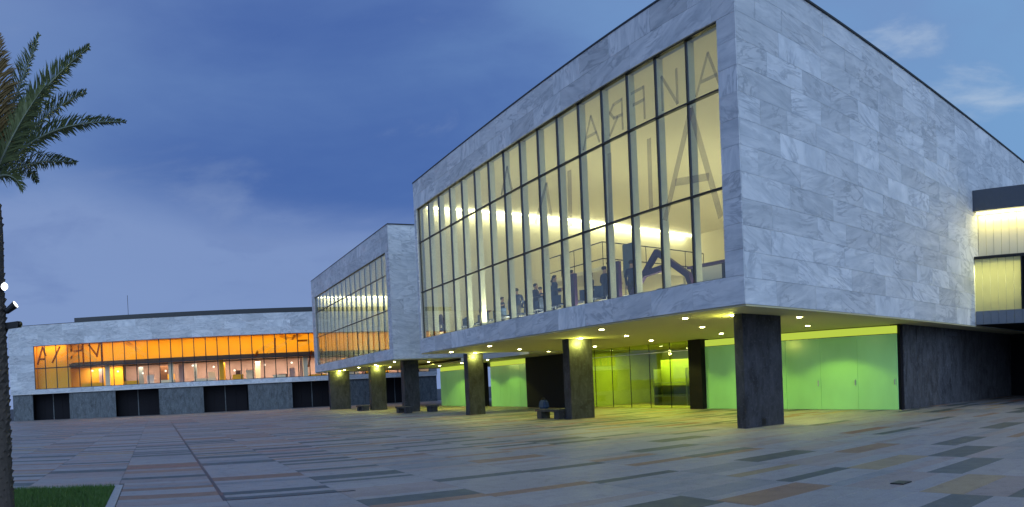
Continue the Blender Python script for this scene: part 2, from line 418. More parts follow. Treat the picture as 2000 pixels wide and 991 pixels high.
def clip(s):
    x0, x1, y0, y1, c = s
    if y0 < LY1 + .12 and x1 > LX0 - .16:
        if y1 <= LY1 + .16: 
            if x0 >= LX0 - .16: return None
            x1 = LX0 - .16
        else: y0 = LY1 + .16
    return (x0, x1, y0, y1, c)
slabs = [q for q in map(clip, slabs) if q and q[1] - q[0] > .03]
def shown(s):
    x0, x1, y0, y1, c = s
    P = [project((x, y, 0)) for x in (x0, x1) for y in (y0, y1)]
    w = min(2000, max(p[0] for p in P)) - max(0, min(p[0] for p in P)); h = min(991, max(p[1] for p in P)) - max(0, min(p[1] for p in P))
    ar = abs((P[1][0] - P[0][0]) * (P[2][1] - P[0][1]) - (P[2][0] - P[0][0]) * (P[1][1] - P[0][1]))
    if math.hypot(x0 - CAM.x, y0 - CAM.y) < 1.5 or w <= 0 or h <= 0: return 0
    return min(ar, w * h)
slabs.sort(key=shown, reverse=True)
J = .0035
srng = random.Random(5)
rest = {}
for i, (x0, x1, y0, y1, c) in enumerate(slabs):
    z = srng.uniform(-.0015, .0015)
    if i < 295:
        MB().chamfer(x0 + J, x1 - J, y0 + J, y1 - J, -.03, z, .004).build('paving_slab', 'slab_' + c, plaza)
    else:
        rest.setdefault(c, MB()).chamfer(x0 + J, x1 - J, y0 + J, y1 - J, -.03, z, .004)
rm = MB(); order = ['pale', 'dark', 'brown', 'ochre', 'red', 'rose', 'grey']
for k, c in enumerate(order):
    if c in rest:
        b = len(rm.v); rm.v += rest[c].v; rm.f += [tuple(b + i for i in f) for f in rest[c].f]; rm.mi += [k] * len(rest[c].f)
tag(rm.build('distant_paving', ['slab_' + c for c in order], plaza), kind='stuff')
# slot drain: runs straight across the plaza, turns the corner near the lawn
d = MB(); d.box(-42, 1.5, DY - .035, DY + .035, .002, .006); d.box(1.44, 1.51, DY + .036, DY + 2.2, .002, .006)
d.build('slot_drain', 'plastic', plaza)
pl = MB().chamfer(7.70, 7.92, -5.62, -5.36, .003, .016, .004).build('drain_cover', 'plastic')
tag(pl, 'small black metal cover set in the pale paving', 'drain cover')

# lawn
lawn = boxp('lawn', 'soil', None, LX0, 12.0, -30, LY1, -.045, .0); tag(lawn, kind='structure')
k = MB(); k.box(LX0 - .15, 12.0, LY1 + .002, LY1 + .15, -.04, .012); k.box(LX0 - .15, LX0 - .002, -30, LY1 + .001, -.04, .0115)
k.build('kerb', 'kerb', lawn)
gr = MB(); q = random.Random(3)
for i in range(52000):
    x = LX0 + .01 + q.random() ** 1.1 * 6.2; y = LY1 - .01 - q.random() * 5.2
    h = q.uniform(.035, .10); a = q.uniform(0, 6.28); l = q.uniform(0, .05); w = q.uniform(.004, .008); b = q.uniform(0, 6.28)
    gr.face([(x - w * math.cos(a), y - w * math.sin(a), 0), (x + w * math.cos(a), y + w * math.sin(a), 0), (x + l * math.cos(b), y + l * math.sin(b), h)])
tag(gr.build('grass', 'grass', lawn), kind='stuff')

# ------------------------------------------------------------------ building helpers
def panel_field(parent, axis, plane, out, u0, u1, z0, z1, rows, lens, seed, name='marble_panel'):
    """axis 'x': panels run along x in plane y=plane; axis 'y': along y in plane x=plane; out = +1/-1 outward sign"""
    r = random.Random(seed); rh = (z1 - z0) / rows; g_ = .0035
    for i in range(rows):
        a, b = z0 + i * rh, z0 + (i + 1) * rh
        u = u0; first = True
        while u < u1 - .01:
            L = r.uniform(*lens) * (.55 if first and i % 2 else 1); first = False
            v = u + L
            if u1 - v < lens[0] * .6: v = u1
            t = .035 + r.uniform(-.0025, .0025)
            if axis == 'x': MB().box(u + g_, v - g_, plane, plane + out * t, a + g_, b - g_).build(name, 'marble', parent)
            else: MB().box(plane, plane + out * t, u + g_, v - g_, a + g_, b - g_).build(name, 'marble', parent)
            u = v

def curtain_wall(root, x0, n, w, zs, y, gl, name='window_wall', fin=True, mull=.042, fin_depth=.24, md=.085):
    """glazed wall in the plane y, n panes of width w from x0, horizontal lines zs; children: pane, mullion, transom, sill_light"""
    ww = bpy.data.objects.new(name, None); C.objects.link(ww); ww.parent = root; ww.empty_display_size = .2
    for i in range(n):
        for z0, z1 in zip(zs, zs[1:]):
            boxp('pane', gl, ww, x0 + i * w + .02, x0 + (i + 1) * w - .02, y - .006, y + .006, z0 + .02, z1 - .02)
    for i in range(n + 1):
        x = x0 + i * w
        boxp('mullion', 'frame', ww, x - mull / 2, x + mull / 2, y + .07 - md, y + .07, zs[0] + .003, zs[-1] - .003)
        if fin and 0 < i < n: boxp('fin', 'fin', ww, x - .035, x + .035, y + .075, y + .075 + fin_depth, zs[0] - .35, zs[-1] + .12)
    for j, z in enumerate(zs):
        h = mull * (1.15 if 0 < j < len(zs) - 1 else 1.0)
        boxp('transom', 'frame', ww, x0 - mull / 2 - .002, x0 + n * w + mull / 2 + .002, y - .055, y + .066, z - h / 2, z + h / 2)
    return ww

# ------------------------------------------------------------------ main building
PW = 1.4
ZS, ZT = 3.614, 13.01
W0, W1, W2, W3 = 4.41, 6.952, 9.678, 11.52
XE = -23.41; XWR = -.70; XWL = XWR - 16 * PW
DEEP = 26.0; BACK = 20.6
mb = thing('marble_hall', 'big pale marble block on dark piers with lit three-row window grid', 'building')
def hall_shell(root, xl, xr, y0, zs, zt, wl, wr, w0, w3, deep, back):
    fl = w0 - .10; ce = w3 + .16
    s = MB()
    s.box(xl + .03, wl, y0, y0 + .35, zs + .004, zt)            # left jamb
    s.box(wr, xr - .03, y0, y0 + .35, zs + .004, zt)            # right jamb
    s.box(wl, wr, y0, y0 + .35, zs + .004, w0)                  # sill
    s.box(wl, wr, y0, y0 + .35, w3, zt)                         # header
    s.box(xr - .30, xr - .03, y0 + .35, y0 + deep, zs + .004, zt)
    s.box(xl + .03, xl + .30, y0 + .35, y0 + deep, zs + .004, zt)
    s.box(xl + .30, xr - .30, y0 + deep - .3, y0 + deep, zs + .004, zt)
    s.build('wall', 'core', root)
    boxp('floor_slab', 'floor', root, xl + .301, xr - .301, y0 + .351, y0 + deep - .301, zs + .06, fl)
    boxp('ceiling', 'ceil', root, xl + .301, xr - .301, y0 + .351, y0 + deep - .301, ce, ce + .5)
    boxp('roof', 'core', root, xl + .301, xr - .301, y0 + .351, y0 + deep - .301, zt - .3, zt - .1)
    iw = MB()
    iw.box(xl + .302, xl + .34, y0 + .36, y0 + back, fl + .002, ce - .002)
    iw.box(xl + .345, xr - .345, y0 + back, y0 + back + .1, fl + .002, ce - .002)
    iw.box(xr - .34, xr - .302, y0 + .36, y0 + back, fl + .002, ce - .002)
    iw.build('interior_wall', 'cream', root)
    c = MB()
    c.box(xl - .03, xr + .06, y0 - .055, y0 + .3, zt + .001, zt + .06); c.box(xr - .28, xr + .061, y0 + .301, y0 + deep, zt + .001, zt + .061)
    c.box(xl - .03, xl + .28, y0 + .301, y0 + deep, zt + .001, zt + .061)
    c.build('coping', 'coping', root)
    boxp('soffit', 'soffit', root, xl + .02, xr - .02, y0 + .02, y0 + deep, zs - .05, zs)
    boxp('cove_strip', 'strip', root, xl + .345, xl + .42, y0 + .6, y0 + back - .2, ce - .10, ce - .02)
    return fl, ce
FL, CE = hall_shell(mb, XE, 0, 0, ZS, ZT, XWL, XWR, W0, W3, DEEP, BACK)
panel_field(mb, 'y', -.03, 1, .0, DEEP - .2, ZS, ZT, 13, (1.15, 2.35), 21)
panel_field(mb, 'x', 0, -1, XE, .004, W3 + .0, ZT, 2, (1.3, 2.2), 22)
panel_field(mb, 'x', 0, -1, XE, .004, ZS, W0, 1, (1.3, 2.2), 23)
panel_field(mb, 'x', 0, -1, XWR, .004, W0, W3, 10, (2, 3), 24)
panel_field(mb, 'x', 0, -1, XE, XWL, W0, W3, 10, (2, 3), 25)
ww = curtain_wall(mb, XWL, 16, PW, [W0, W1, W2, W3], .10, 'glass')
for i in range(16):
    if 6 <= i <= 12: boxp('sill_light', 'sill', ww, XWL + i * PW + .5, XWL + i * PW + (.95 if i % 3 else .75), .34, .40, W0 + .02, W0 + .09)

# letters and painted letter reflections: strokes in the plane of the glass
def strokes(name, mat, parent, y, t, segs, w):
    b = MB()
    for k, (a, c) in enumerate(segs):
        a, c = Vector(a), Vector(c); d_ = (c - a).normalized(); nrm = Vector((-d_.y, d_.x)) * w / 2; e = k * .0013
        a = a - d_ * w * .2; c = c + d_ * w * .2
        P = [a + nrm, a - nrm, c - nrm, c + nrm]; v0 = len(b.v)
        b.v += [(p.x, y - e, p.y) for p in P] + [(p.x, y + t + e, p.y) for p in P]
        for f in ((0, 1, 2, 3), (7, 6, 5, 4), (0, 4, 5, 1), (1, 5, 6, 2), (2, 6, 7, 3), (3, 7, 4, 0)): b.f.append(tuple(v0 + i for i in f)); b.mi.append(0)
    return b.build(name, mat, parent)
fy = .125
strokes('letter', 'greyfilm', ww, fy, .002, [((-1.75, 9.80), (-1.22, 10.86)), ((-1.22, 10.86), (-.78, 9.80)), ((-1.52, 10.14), (-.92, 10.14))], .10)
strokes('letter', 'greyfilm', ww, fy, .002, [((-3.22, 9.84), (-3.22, 10.86)), ((-2.55, 9.84), (-3.22, 10.86)), ((-2.55, 9.84), (-2.55, 10.86))], .10)
strokes('letter', 'greyfilm', ww, fy, .002, [((-4.08, 9.86), (-4.08, 10.87)), ((-4.08, 10.84), (-4.70, 10.84)), ((-4.08, 10.45), (-4.62, 10.45))], .10)
strokes('letter', 'greyfilm', ww, fy, .002, [((-5.2, 9.86), (-5.2, 10.86)), ((-5.2, 10.83), (-5.65, 10.80)), ((-5.65, 10.80), (-5.86, 10.60)), ((-5.86, 10.60), (-5.65, 10.36)), ((-5.65, 10.36), (-5.2, 10.34)), ((-5.45, 10.34), (-5.9, 9.86))], .10)
strokes('letter', 'greyfilm', ww, fy, .002, [((-7.46, 9.84), (-6.95, 10.86)), ((-6.95, 10.86), (-6.50, 9.84)), ((-7.22, 10.2), (-6.66, 10.2))], .10)
strokes('letter_reflection', 'pinkfilm', ww, fy, .002, [((-3.3, 6.55), (-2.0, 9.5)), ((-2.0, 9.5), (-.95, 6.2)), ((-2.75, 7.55), (-1.4, 7.40))], .22)  # from here: ceiling reflections of the purple letters, painted as film strokes
strokes('letter_reflection', 'pinkfilm', ww, fy, .002, [((-3.92, 9.15), (-3.95, 6.95))], .2)
strokes('letter_reflection', 'greyfilm', ww, fy, .002, [((-5.98, 9.26), (-6.05, 7.05))], .22)
strokes('letter_reflection', 'pinkfilm', ww, fy, .002, [((-8.40, 9.32), (-8.48, 7.4))], .26)
strokes('letter_reflection', 'greyfilm', ww, fy, .002, [((-10.9, 8.0), (-10.0, 9.3)), ((-10.0, 9.3), (-9.75, 8.0))], .18)
strokes('letter_reflection', 'greyfilm', ww, fy, .002, [((-13.6, 9.8), (-13.0, 10.8)), ((-13.0, 10.8), (-12.7, 9.8))], .16)

# hall light
WARM = (1.0, .93, .60)
lamp('cove_lamp', 'AREA', mb, (XE + .62, 10.2, CE - .22), 230, WARM, (-.6, 0, -.8), 19, .10)
lamp('hall_fill', 'AREA', mb, (-11.5, 6.5, FL + .3), 900, WARM, (-.15, .1, 1), 20, .2)  # unseen fill light added to brighten the hall walls
lamp('sill_uplight', 'AREA', mb, (-11.9, .95, FL + .12), 260, WARM, (0, -.25, 1), 22, .1)
lamp('hall_fill', 'AREA', mb, (-11.5, BACK - .8, FL + .25), 800, WARM, (0, -.15, 1), 22, .12)  # second unseen fill, added along the back of the hall

# piers under the hall and their scallop lamps
YEL = (.96, 1.0, .15)
def pier(root, x0, x1, y0, y1, ztop, lamps=(), mat='pier', name='pier'):
    p = boxp(name, mat, root, x0, x1, y0, y1, .001, ztop)
    for (lx, ly, e) in lamps:
        dl = MB().tube([(lx, ly, ztop - .012), (lx, ly, ztop + .02)], .09, 12).build('scallop_lamp', 'lamp', p)
        lamp('scallop_light', 'POINT', p, (lx, ly, ztop - .22), e * .32, YEL, size=.08)
    return p
SB = ZS - .05
p1 = pier(mb, -2.02, -1.66, 1.66, 3.54, SB, [(-2.30, 1.95, 200)])
boxp('socket', 'plastic', p1, -1.659, -1.652, 2.42, 2.62, .07, .26)
pier(mb, -13.45, -12.92, 2.80, 4.04, SB, [(-12.72, 3.30, 260)])
pier(mb, -24.3, -23.75, 3.0, 4.0, SB, [(-23.56, 3.4, 240)])
def downlight(root, x, y, z, e=195):
    o = MB().tube([(0, 0, -.014), (0, 0, .02)], .085, 12).build('downlight', 'lamp', root); o.location = (x, y, z)
    lamp('downlight_spot', 'SPOT', o, (0, 0, -.03), e * (1.7 if 8 < y < 9 else 1), YEL, (0, 0, -1), .05, spot=128 if 8 < y < 9 else 150, blend=.25 if 8 < y < 9 else .7)
for kx in range(5): downlight(mb, -3.67 - 4.55 * kx, 1.15, SB) if kx not in (2,) else None
for kx in range(5): downlight(mb, -1.71 - 4.70 * kx, 4.62, SB)
for kx in range(5): downlight(mb, -4.21 - 4.85 * kx, 8.42, SB)

# ground floor behind the piers: green panels, lobby glass, dark stone
GY = 10.85
def green_run(root, x0, x1, n, handles=True, ztop=3.16, zc=3.50):
    w = (x1 - x0) / n
    for i in range(n):
        p = boxp('green_panel', 'green', root, x0 + i * w + .006, x0 + (i + 1) * w - .006, GY, GY + .05, .015, ztop)
        boxp('clerestory_panel', 'clerestory', root, x0 + i * w + .006, x0 + (i + 1) * w - .006, GY + .02, GY + .07, ztop + .02, zc)
        if handles:
            hx = x0 + (i + 1) * w - .12
            MB().tube([(hx, GY - .05, 1.05), (hx, GY - .05, 1.30)], .022, 8).build('handle', 'steel', p)
    boxp('track', 'frame', root, x0, x1, GY - .02, GY + .019, ztop + .001, ztop + .019)
green_run(mb, -7.35, -1.48, 3)
green_run(mb, -12.6, -7.36, 2, False)
boxp('post', 'black', mb, -13.55, -12.62, GY - .28, GY + .3, .002, SB - .002)
# dark stone corner block under the side face: upright stone leaves
yy = 11.25; r_ = random.Random(9)
boxp('ground_wall', 'core', mb, -1.9, -1.47, 11.2, 24, 0, SB - .002)
while yy < 23.5:
    w_ = r_.uniform(.9, 1.5); boxp('stone_leaf', 'wallstone', mb, -1.465, -1.40 + r_.uniform(-.006, .006), yy + .006, yy + w_ - .006, .004, SB - .004); yy += w_
boxp('reveal', 'black', mb, -1.88, -1.40, 11.0, 11.19, .003, SB - .003)
boxp('sign_plate', 'darkmetal', mb, -1.392, -1.37, 15.2, 16.6, 3.22, 3.42)
# lobby
boxp('lobby_floor', 'slab_ochre', mb, -23.9, -13.56, GY + .1, GY + 9, .002, .02)
boxp('lobby_wall', 'olive', mb, -23.9, -13.0, GY + 6, GY + 6.2, .021, SB - .003)
boxp('lobby_wall', 'olive', mb, -24.2, -23.91, GY - .05, GY + 6.2, .004, SB - .0035)
boxp('lobby_wall', 'olive', mb, -12.99, -12.7, GY + .31, GY + 6.2, .004, SB - .0035)
nL = 6; wL = (23.9 - 13.56) / nL
for i in range(nL):
    xa = -23.9 + i * wL
    boxp('lobby_pane', 'lobbyglass', mb, xa + .01, xa + wL - .01, GY - .006, GY + .006, .02, 3.05)
    boxp('lobby_pane', 'lobbyglass', mb, xa + .01, xa + wL - .01, GY - .006, GY + .006, 3.08, SB - .01)
    boxp('glazing_bar', 'frame', mb, xa - .012, xa + .012, GY - .02, GY + .02, .021, SB - .005)
boxp('glazing_rail', 'steel', mb, -23.9, -13.56, GY - .022, GY + .022, 3.05, 3.08)
for z in (.55, .62, 1.35): boxp('shelf', 'steel', mb, -19.5, -13.6, GY + 2.4, GY + 2.9, z, z + .035)
for x in (-19.5, -16.6, -13.9): boxp('shelf_post', 'steel', mb, x, x + .06, GY + 2.35, GY + 2.95, .021, 2.2)
boxp('shelf_back', 'olive', mb, -19.44, -13.66, GY + 2.96, GY + 3.0, .021, 2.75)
boxp('orange_screen', emitter('orange_screen_glow', (1, .38, .06), .9), mb, -22.4, -20.0, GY + 5.93, GY + 5.98, 2.35, 2.85)
lamp('lobby_lamp', 'AREA', mb, (-18.5, GY + 2.2, SB - .1), 650, YEL, (0, 0, -1), 9, .3)

# ------------------------------------------------------------------ second marble hall
X2, Y2, L2 = -33.2, 1.85, 24.29
ZS2, ZT2 = 3.80, 13.16
m2 = thing('marble_hall', 'smaller-looking marble block standing behind the big one, window mirroring orange light', 'building')
V0, V1, V2, V3 = 4.54, 7.30, 9.80, 11.36
w2l = X2 - .75 - 16 * PW
hall_shell(m2, X2 - L2, X2, Y2, ZS2, ZT2, w2l, X2 - .75, V0, V3, 22, 18)
panel_field(m2, 'y', X2 - .03, 1, Y2, Y2 + 12, ZS2, ZT2, 9, (1.6, 2.8), 31)
panel_field(m2, 'x', Y2, -1, X2 - L2, X2 + .004, V3, ZT2, 2, (1.5, 2.6), 32)
panel_field(m2, 'x', Y2, -1, X2 - L2, X2 + .004, ZS2, V0, 1, (1.5, 2.6), 33)
panel_field(m2, 'x', Y2, -1, X2 - .75, X2 + .004, V0, V3, 7, (2, 3), 34)
panel_field(m2, 'x', Y2, -1, X2 - L2, w2l, V0, V3, 7, (2, 3), 35)
w2 = curtain_wall(m2, w2l, 16, PW, [V0, V1, V2, V3], Y2 + .10, 'glass', fin_depth=.10, md=.06)
lamp('cove_lamp', 'AREA', m2, (X2 - L2 + .75, Y2 + 9, V3 - .1), 300, WARM, (-.75, 0, -.65), 16, .12)
lamp('hall_fill', 'AREA', m2, (X2 - 12, Y2 + 5, V0 + .2), 480, WARM, (0, .35, 1), 22, .12)  # unseen fill light added to brighten this hall's interior
SB2 = ZS2 - .05
pier(m2, -35.4, -34.75, 3.1, 4.25, SB2)
pier(m2, -44.6, -44.0, 3.5, 4.85, SB2, [(-43.8, 4.1, 260)])
pier(m2, -54.2, -53.6, 2.35, 4.35, SB2, [(-53.38, 3.3, 260)])
for kx in range(4): downlight(m2, -36.5 - 4.7 * kx, Y2 + 1.2, SB2, 120); downlight(m2, -38.6 - 4.7 * kx, Y2 + 4.8, SB2, 120)
# low canopy between the two halls with pale edge, green doors and dark store below it
cn = MB(); cn.box(-46.5, -23.45, 7.0, 25, 3.50, 3.56); cn.build('canopy', 'soffit', m2)
boxp('canopy_edge', 'white', m2, -33.15, -23.47, 6.94, 6.995, 3.44, 3.74)
green_run(m2, -36.2, -30.0, 4, False, 3.10, 3.48)
green_run(m2, -46.2, -38.0, 5, False, 3.10, 3.48)
boxp('post', 'black', m2, -37.98, -37.2, GY - .2, GY + .3, .002, 3.498)
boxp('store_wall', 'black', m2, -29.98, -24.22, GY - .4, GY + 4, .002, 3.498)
for x, y in ((-32.2, 8.6), (-36.6, 8.6), (-41, 8.6)): downlight(m2, x, y, 3.50, 170 if x < -30 else 30)

# ------------------------------------------------------------------ link wing on the right
lw = thing('link_wing', 'lit glazed bridge wing with grey fascia joining the marble side wall', 'building', (0, 15.65, 0))
XW = 14.0
boxp('fascia', 'darkmetal', lw, .02, XW, 0, .4, 8.86, 9.82)
boxp('roof', 'coping', lw, .02, XW, .401, 6, 9.5, 9.80)
boxp('back_wall', 'cream', lw, .02, XW, .62, .72, 6.80, 8.85)
boxp('light_strip', 'linkstrip', lw, .06, XW, .30, .40, 8.78, 8.855)
boxp('mid_rail', 'frame', lw, .02, XW, -.01, .60, 6.66, 6.79)
for i in range(36):
    xa = .03 + i * .385
    boxp('channel_panel', 'cream', lw, xa + .008, xa + .377, .55 + (.012 if i % 2 else 0), .615, 6.80, 8.77)
    if i < 6: boxp('channel_glass', 'channel', lw, xa + .008, xa + .372, .02, .045, 4.28, 6.655)
    boxp('base_rib', 'channelgrey', lw, xa + .006, xa + .376, .0 + (.01 if i % 2 else 0), .06, 3.66, 4.27)
boxp('dark_opening', 'black', lw, 2.36, XW, .10, .16, 4.28, 6.65)
boxp('mullion', 'frame', lw, 2.30, 2.36, -.01, .16, 4.275, 6.655)
boxp('wall_core', 'core', lw, .02, XW, .90, 5.9, 3.75, 9.45)
boxp('underside', 'black', lw, .02, XW, .062, 8.8, 3.64, 3.74)
lamp('backlight', 'AREA', lw, (1.2, .55, 6.3), 95, (1, .94, .42), (0, -.45, -1), 2.2, .12)
lamp('strip_light', 'AREA', lw, (3.5, .34, 8.76), 105, (1, .86, .28), (0, .25, -1), 6.8, .08)
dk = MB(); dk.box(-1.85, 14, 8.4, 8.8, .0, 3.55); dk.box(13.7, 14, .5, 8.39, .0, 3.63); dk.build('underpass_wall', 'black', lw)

# ------------------------------------------------------------------ far hall (orange window)
FA = 1.528
fb = thing('marble_hall', 'long low marble building with a glowing orange band of windows across the plaza', 'building', (-72.405, -29.25, 0), FA)
F0, F1, F2, FS, FT = 3.80, 6.37, 9.15, 3.29, 11.72
XA, XB, NP = -3.1, 50.0, 35
sh = MB()
sh.box(XA + .02, 0, 0, .3, FS + .003, FT); sh.box(NP * PW, XB, 0, .3, FS + .003, FT)
sh.box(0, NP * PW, 0, .3, FS + .003, F0); sh.box(0, NP * PW, 0, .3, F2, FT)
sh.box(XA + .02, XA + .3, .3, 14, FS + .003, FT); sh.box(XA + .3, XB, 13.7, 14, FS + .003, FT); sh.box(XB - .3, XB, .3, 13.7, FS + .003, FT)
sh.build('wall', 'core', fb)
boxp('floor_slab', 'floor', fb, XA + .31, XB - .31, .31, 13.69, FS + .01, F0 - .12)
boxp('ceiling', 'orange', fb, XA + .31, XB - .31, .31, 13.69, F2 + .12, F2 + .4)
boxp('roof', 'core', fb, XA + .31, XB - .31, .31, 13.69, FT - .3, FT - .1)
boxp('underside', 'white', fb, XA + .02, XB, -.03, 14, FS - .06, FS)
panel_field(fb, 'x', 0, -1, XA, XB, F2, FT, 3, (1.9, 3.0), 41)
panel_field(fb, 'x', 0, -1, XA, XB, FS, F0, 1, (1.9, 3.0), 42)
panel_field(fb, 'x', 0, -1, XA, 0, F0, F2, 5, (1.4, 1.8), 43)
cp = MB(); cp.box(XA - .03, XB, -.06, .3, FT + .001, FT + .05); cp.build('coping', 'coping', fb)
boxp('roof_canopy', 'coping', fb, 5.2, XB, .45, 12, FT + .06, FT + .62)
mt = MB(); mt.tube([(11.8, 1.2, FT + .5), (11.8, 1.2, 14.8)], .03, 6); mt.build('mast', 'coping', fb)
w3_ = curtain_wall(fb, 0, NP, PW, [F0, F1, F2], .08, 'farglass', fin=False, mull=.11)
# upper zone: orange gallery
boxp('gallery_wall', 'orange', fb, 4.3, XB - .4, 3.2, 3.35, F1 + .5, F2 + .1)
boxp('gallery_floor', 'brown', fb, 4.3, XB - .4, .30, 3.36, F1 + .02, F1 + .48)
boxp('end_wall', 'orange', fb, .1, 4.25, 1.5, 1.6, F0 - .1, F2 + .1)
boxp('end_wall', 'orange', fb, 4.26, 4.32, .32, 1.6, F1 + .5, F2 + .1)
boxp('end_wall', 'orange', fb, -.05, .05, .32, 1.6, F0 - .1, F2 + .1)
r2 = random.Random(4)
boxp('rear_wall', 'orange', fb, 1, 10.5, 4.6, 4.7, F0 - .1, F1)
boxp('rear_wall', 'lilac', fb, 10.6, XB - .4, 6, 6.1, F0 - .1, F1)
x = 5.2
while x < 48:
    if r2.random() < .72:
        wv = r2.uniform(.35, 1.1); mt_ = r2.choice(['cream', 'lilac', 'orange', 'orange', 'white', 'board', 'brown'])
        dp = r2.uniform(2.3, 4.2); boxp('display_panel', mt_, fb, x, x + wv, dp, dp + .25, F0 - .11, F0 + r2.choice((.55, 1.2, 2.3, 2.4)))
    x += r2.uniform(1.0, 2.1)
for i in range(9):
    ca = 5.5 + i * 4.6 + r2.uniform(0, .8); boxp('counter', r2.choice(['orange', 'orange', 'cream']), fb, ca, ca + r2.uniform(1.2, 3.0), 1.9, 2.15, F0 - .112, F0 + r2.uniform(.25, .7))
for xx in (8.6, 16.4, 22.6, 33.0, 41): boxp('column', r2.choice(['cream', 'orange']), fb, xx, xx + .55, 1.2, 1.75, F0 - .115, F1 + .02)
for i in range(12):
    gx = 6.5 + i * 3.1 + r2.uniform(-.6, .6); gz = r2.uniform(5.0, 6.1)
    MB().tube([(gx, 2.5, gz - .12), (gx, 2.5, gz - .06), (gx, 2.5, gz + .06), (gx, 2.5, gz + .12)], [.05, .13, .13, .05], 10).build('globe_lamp', 'sill', fb)
lamp('gallery_lamp', 'AREA', fb, (27, 1.3, F2 + .05), 950, (1, .66, .14), (0, .45, -1), 44, .3)
lamp('end_lamp', 'AREA', fb, (2.1, .8, F2 + .05), 70, (1, .62, .16), (0, .35, -1), 3.6, .2)
lamp('room_lamp', 'AREA', fb, (27, 3.6, F1 - .05), 2000, (1.0, .70, .42), (0, .1, -1), 42, .4)
# letters on the far glass
fy3 = .098
strokes('letter', 'rustfilm', w3_, fy3, .002, [((.45, 6.9), (1.15, 9.0)), ((1.15, 9.0), (1.5, 7.9)), ((.75, 7.5), (1.35, 7.5))], .24)
strokes('letter', 'rustfilm', w3_, fy3, .002, [((2.3, 7.0), (3.3, 8.9))], .24)
for sg_ in [((3.3, 7.2), (5.2, 8.2)), ((3.4, 8.2), (4.6, 8.8)), ((5.6, 8.9), (7.6, 7.0)), ((4.4, 6.9), (5.6, 7.6))]: strokes('letter_stroke', 'paleorangefilm', w3_, fy3, .002, [sg_], .45)
for sg_ in [((6.15, 6.7), (6.15, 9.0)), ((6.15, 9.0), (6.0, 8.2)), ((6.9, 8.9), (7.8, 7.6)), ((7.8, 7.4), (8.2, 9.0)), ((5.0, 8.2), (5.9, 8.3))]: strokes('letter_stroke', 'rustfilm', w3_, fy3, .002, [sg_], .22)
strokes('letter', 'rustfilm', w3_, fy3, .002, [((8.45, 6.75), (8.45, 9.05))], .26)
for sg_ in [((11.6, 8.9), (13.6, 7.3))]: strokes('letter_stroke', 'paleorangefilm', w3_, fy3, .002, [sg_], .5)
for sg_ in [((27.2, 7.0), (29.2, 8.1)), ((28.6, 7.0), (30.8, 8.0)), ((30.2, 8.9), (31, 8.5)), ((31.2, 8.4), (32.6, 8.9)), ((32.4, 7.6), (34, 8.2))]: strokes('letter_stroke', 'paleorangefilm', w3_, fy3, .002, [sg_], .42)
for sg_ in [((29.4, 6.7), (29.45, 8.6)), ((31.6, 8.4), (31.9, 8.9)), ((32.2, 8.2), (33.4, 8.2)), ((27, 6.6), (27.3, 7.1)), ((33.4, 5.0), (33.9, 6.9))]: strokes('letter_stroke', 'rustfilm', w3_, fy3, .002, [sg_], .24)
# ground floor: granite piers and dark gates
piers = [(-2.95, -.42), (4.15, 9.85), (15.1, 20.5), (25.9, 31.3), (36.7, 42.1), (47.5, 50)]
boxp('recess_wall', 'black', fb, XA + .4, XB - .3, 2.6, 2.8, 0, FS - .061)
for a, b in piers:
    n = max(1, round((b - a) / 1.9)); w_ = (b - a) / n
    for i in range(n): boxp('granite_slab', 'farpier', fb, a + i * w_ + .008, a + (i + 1) * w_ - .008, .22, .60, .003, FS - .062)
for (a0, a), (b, b0) in zip(piers, piers[1:]):
    mid = (a + b) / 2; n = 4
    for i in range(n):
        w_ = (b - a) / n; boxp('gate_leaf', 'black', fb, a + i * w_ + .012, a + (i + 1) * w_ - .012, 1.9, 1.96, .004, FS - .064)
    boxp('gate_post', 'farpier', fb, mid - .05, mid + .05, 1.8, 1.89, .004, FS - .064)

# ------------------------------------------------------------------ things inside the big hall
def slab_letter(name, label, segs, w, y, t):
    o = strokes(name, 'purple', None, y, t, segs, w); return tag(o, label, 'letter')
slab_letter('letter_sculpture', 'large purple letter A with wide legs standing behind the hall glass', [((-5.98, FL + .16), (-4.55, 5.80)), ((-4.55, 5.80), (-3.10, FL + .55)), ((-5.35, 5.16), (-4.02, 5.26)), ((-3.10, FL + .55), (-2.95, FL + .16))], .19, .75, .14)
slab_letter('letter_sculpture', 'upright purple letter bar between the crowd and the letter A', [((-6.74, FL + .09), (-6.74, 5.75))], .36, .75, .14)
slab_letter('letter_sculpture', 'upright purple letter bar among the crowd in the hall', [((-9.5, FL + .09), (-9.5, 5.72))], .38, .75, .14)
slab_letter('letter_sculpture', 'small dark letter A behind the orange reflection at the hall end', [((-22.95, FL + .1), (-22.3, 5.55)), ((-22.3, 5.55), (-21.6, FL + .1)), ((-22.65, 4.8), (-21.9, 4.8))], .22, .75, .12)
bd = thing('display_board', 'blue grey display board on two thin legs inside the hall', 'display board', (-8.9, 3.2, FL))
boxp('panel', 'board', bd, -.42, .42, -.03, .03, 1.45, 2.75)
for s_ in (-.34, .34): boxp('leg', 'steel', bd, s_ - .02, s_ + .02, -.02, .02, 0, 1.45)
dsk = thing('desk', 'long dark-topped desk beside the marble end of the hall window', 'desk', (-3.0, 2.5, FL))
boxp('desk_top', 'purple', dsk, -1.5, 1.6, -.4, .4, 1.02, 1.10)
for s_ in (-1.35, .1, 1.45): boxp('leg', 'charcoal', dsk, s_ - .06, s_ + .06, -.3, .3, 0, 1.02)
boxp('modesty_panel', 'white', dsk, -1.29, .04, -.28, -.25, .3, 1.0)
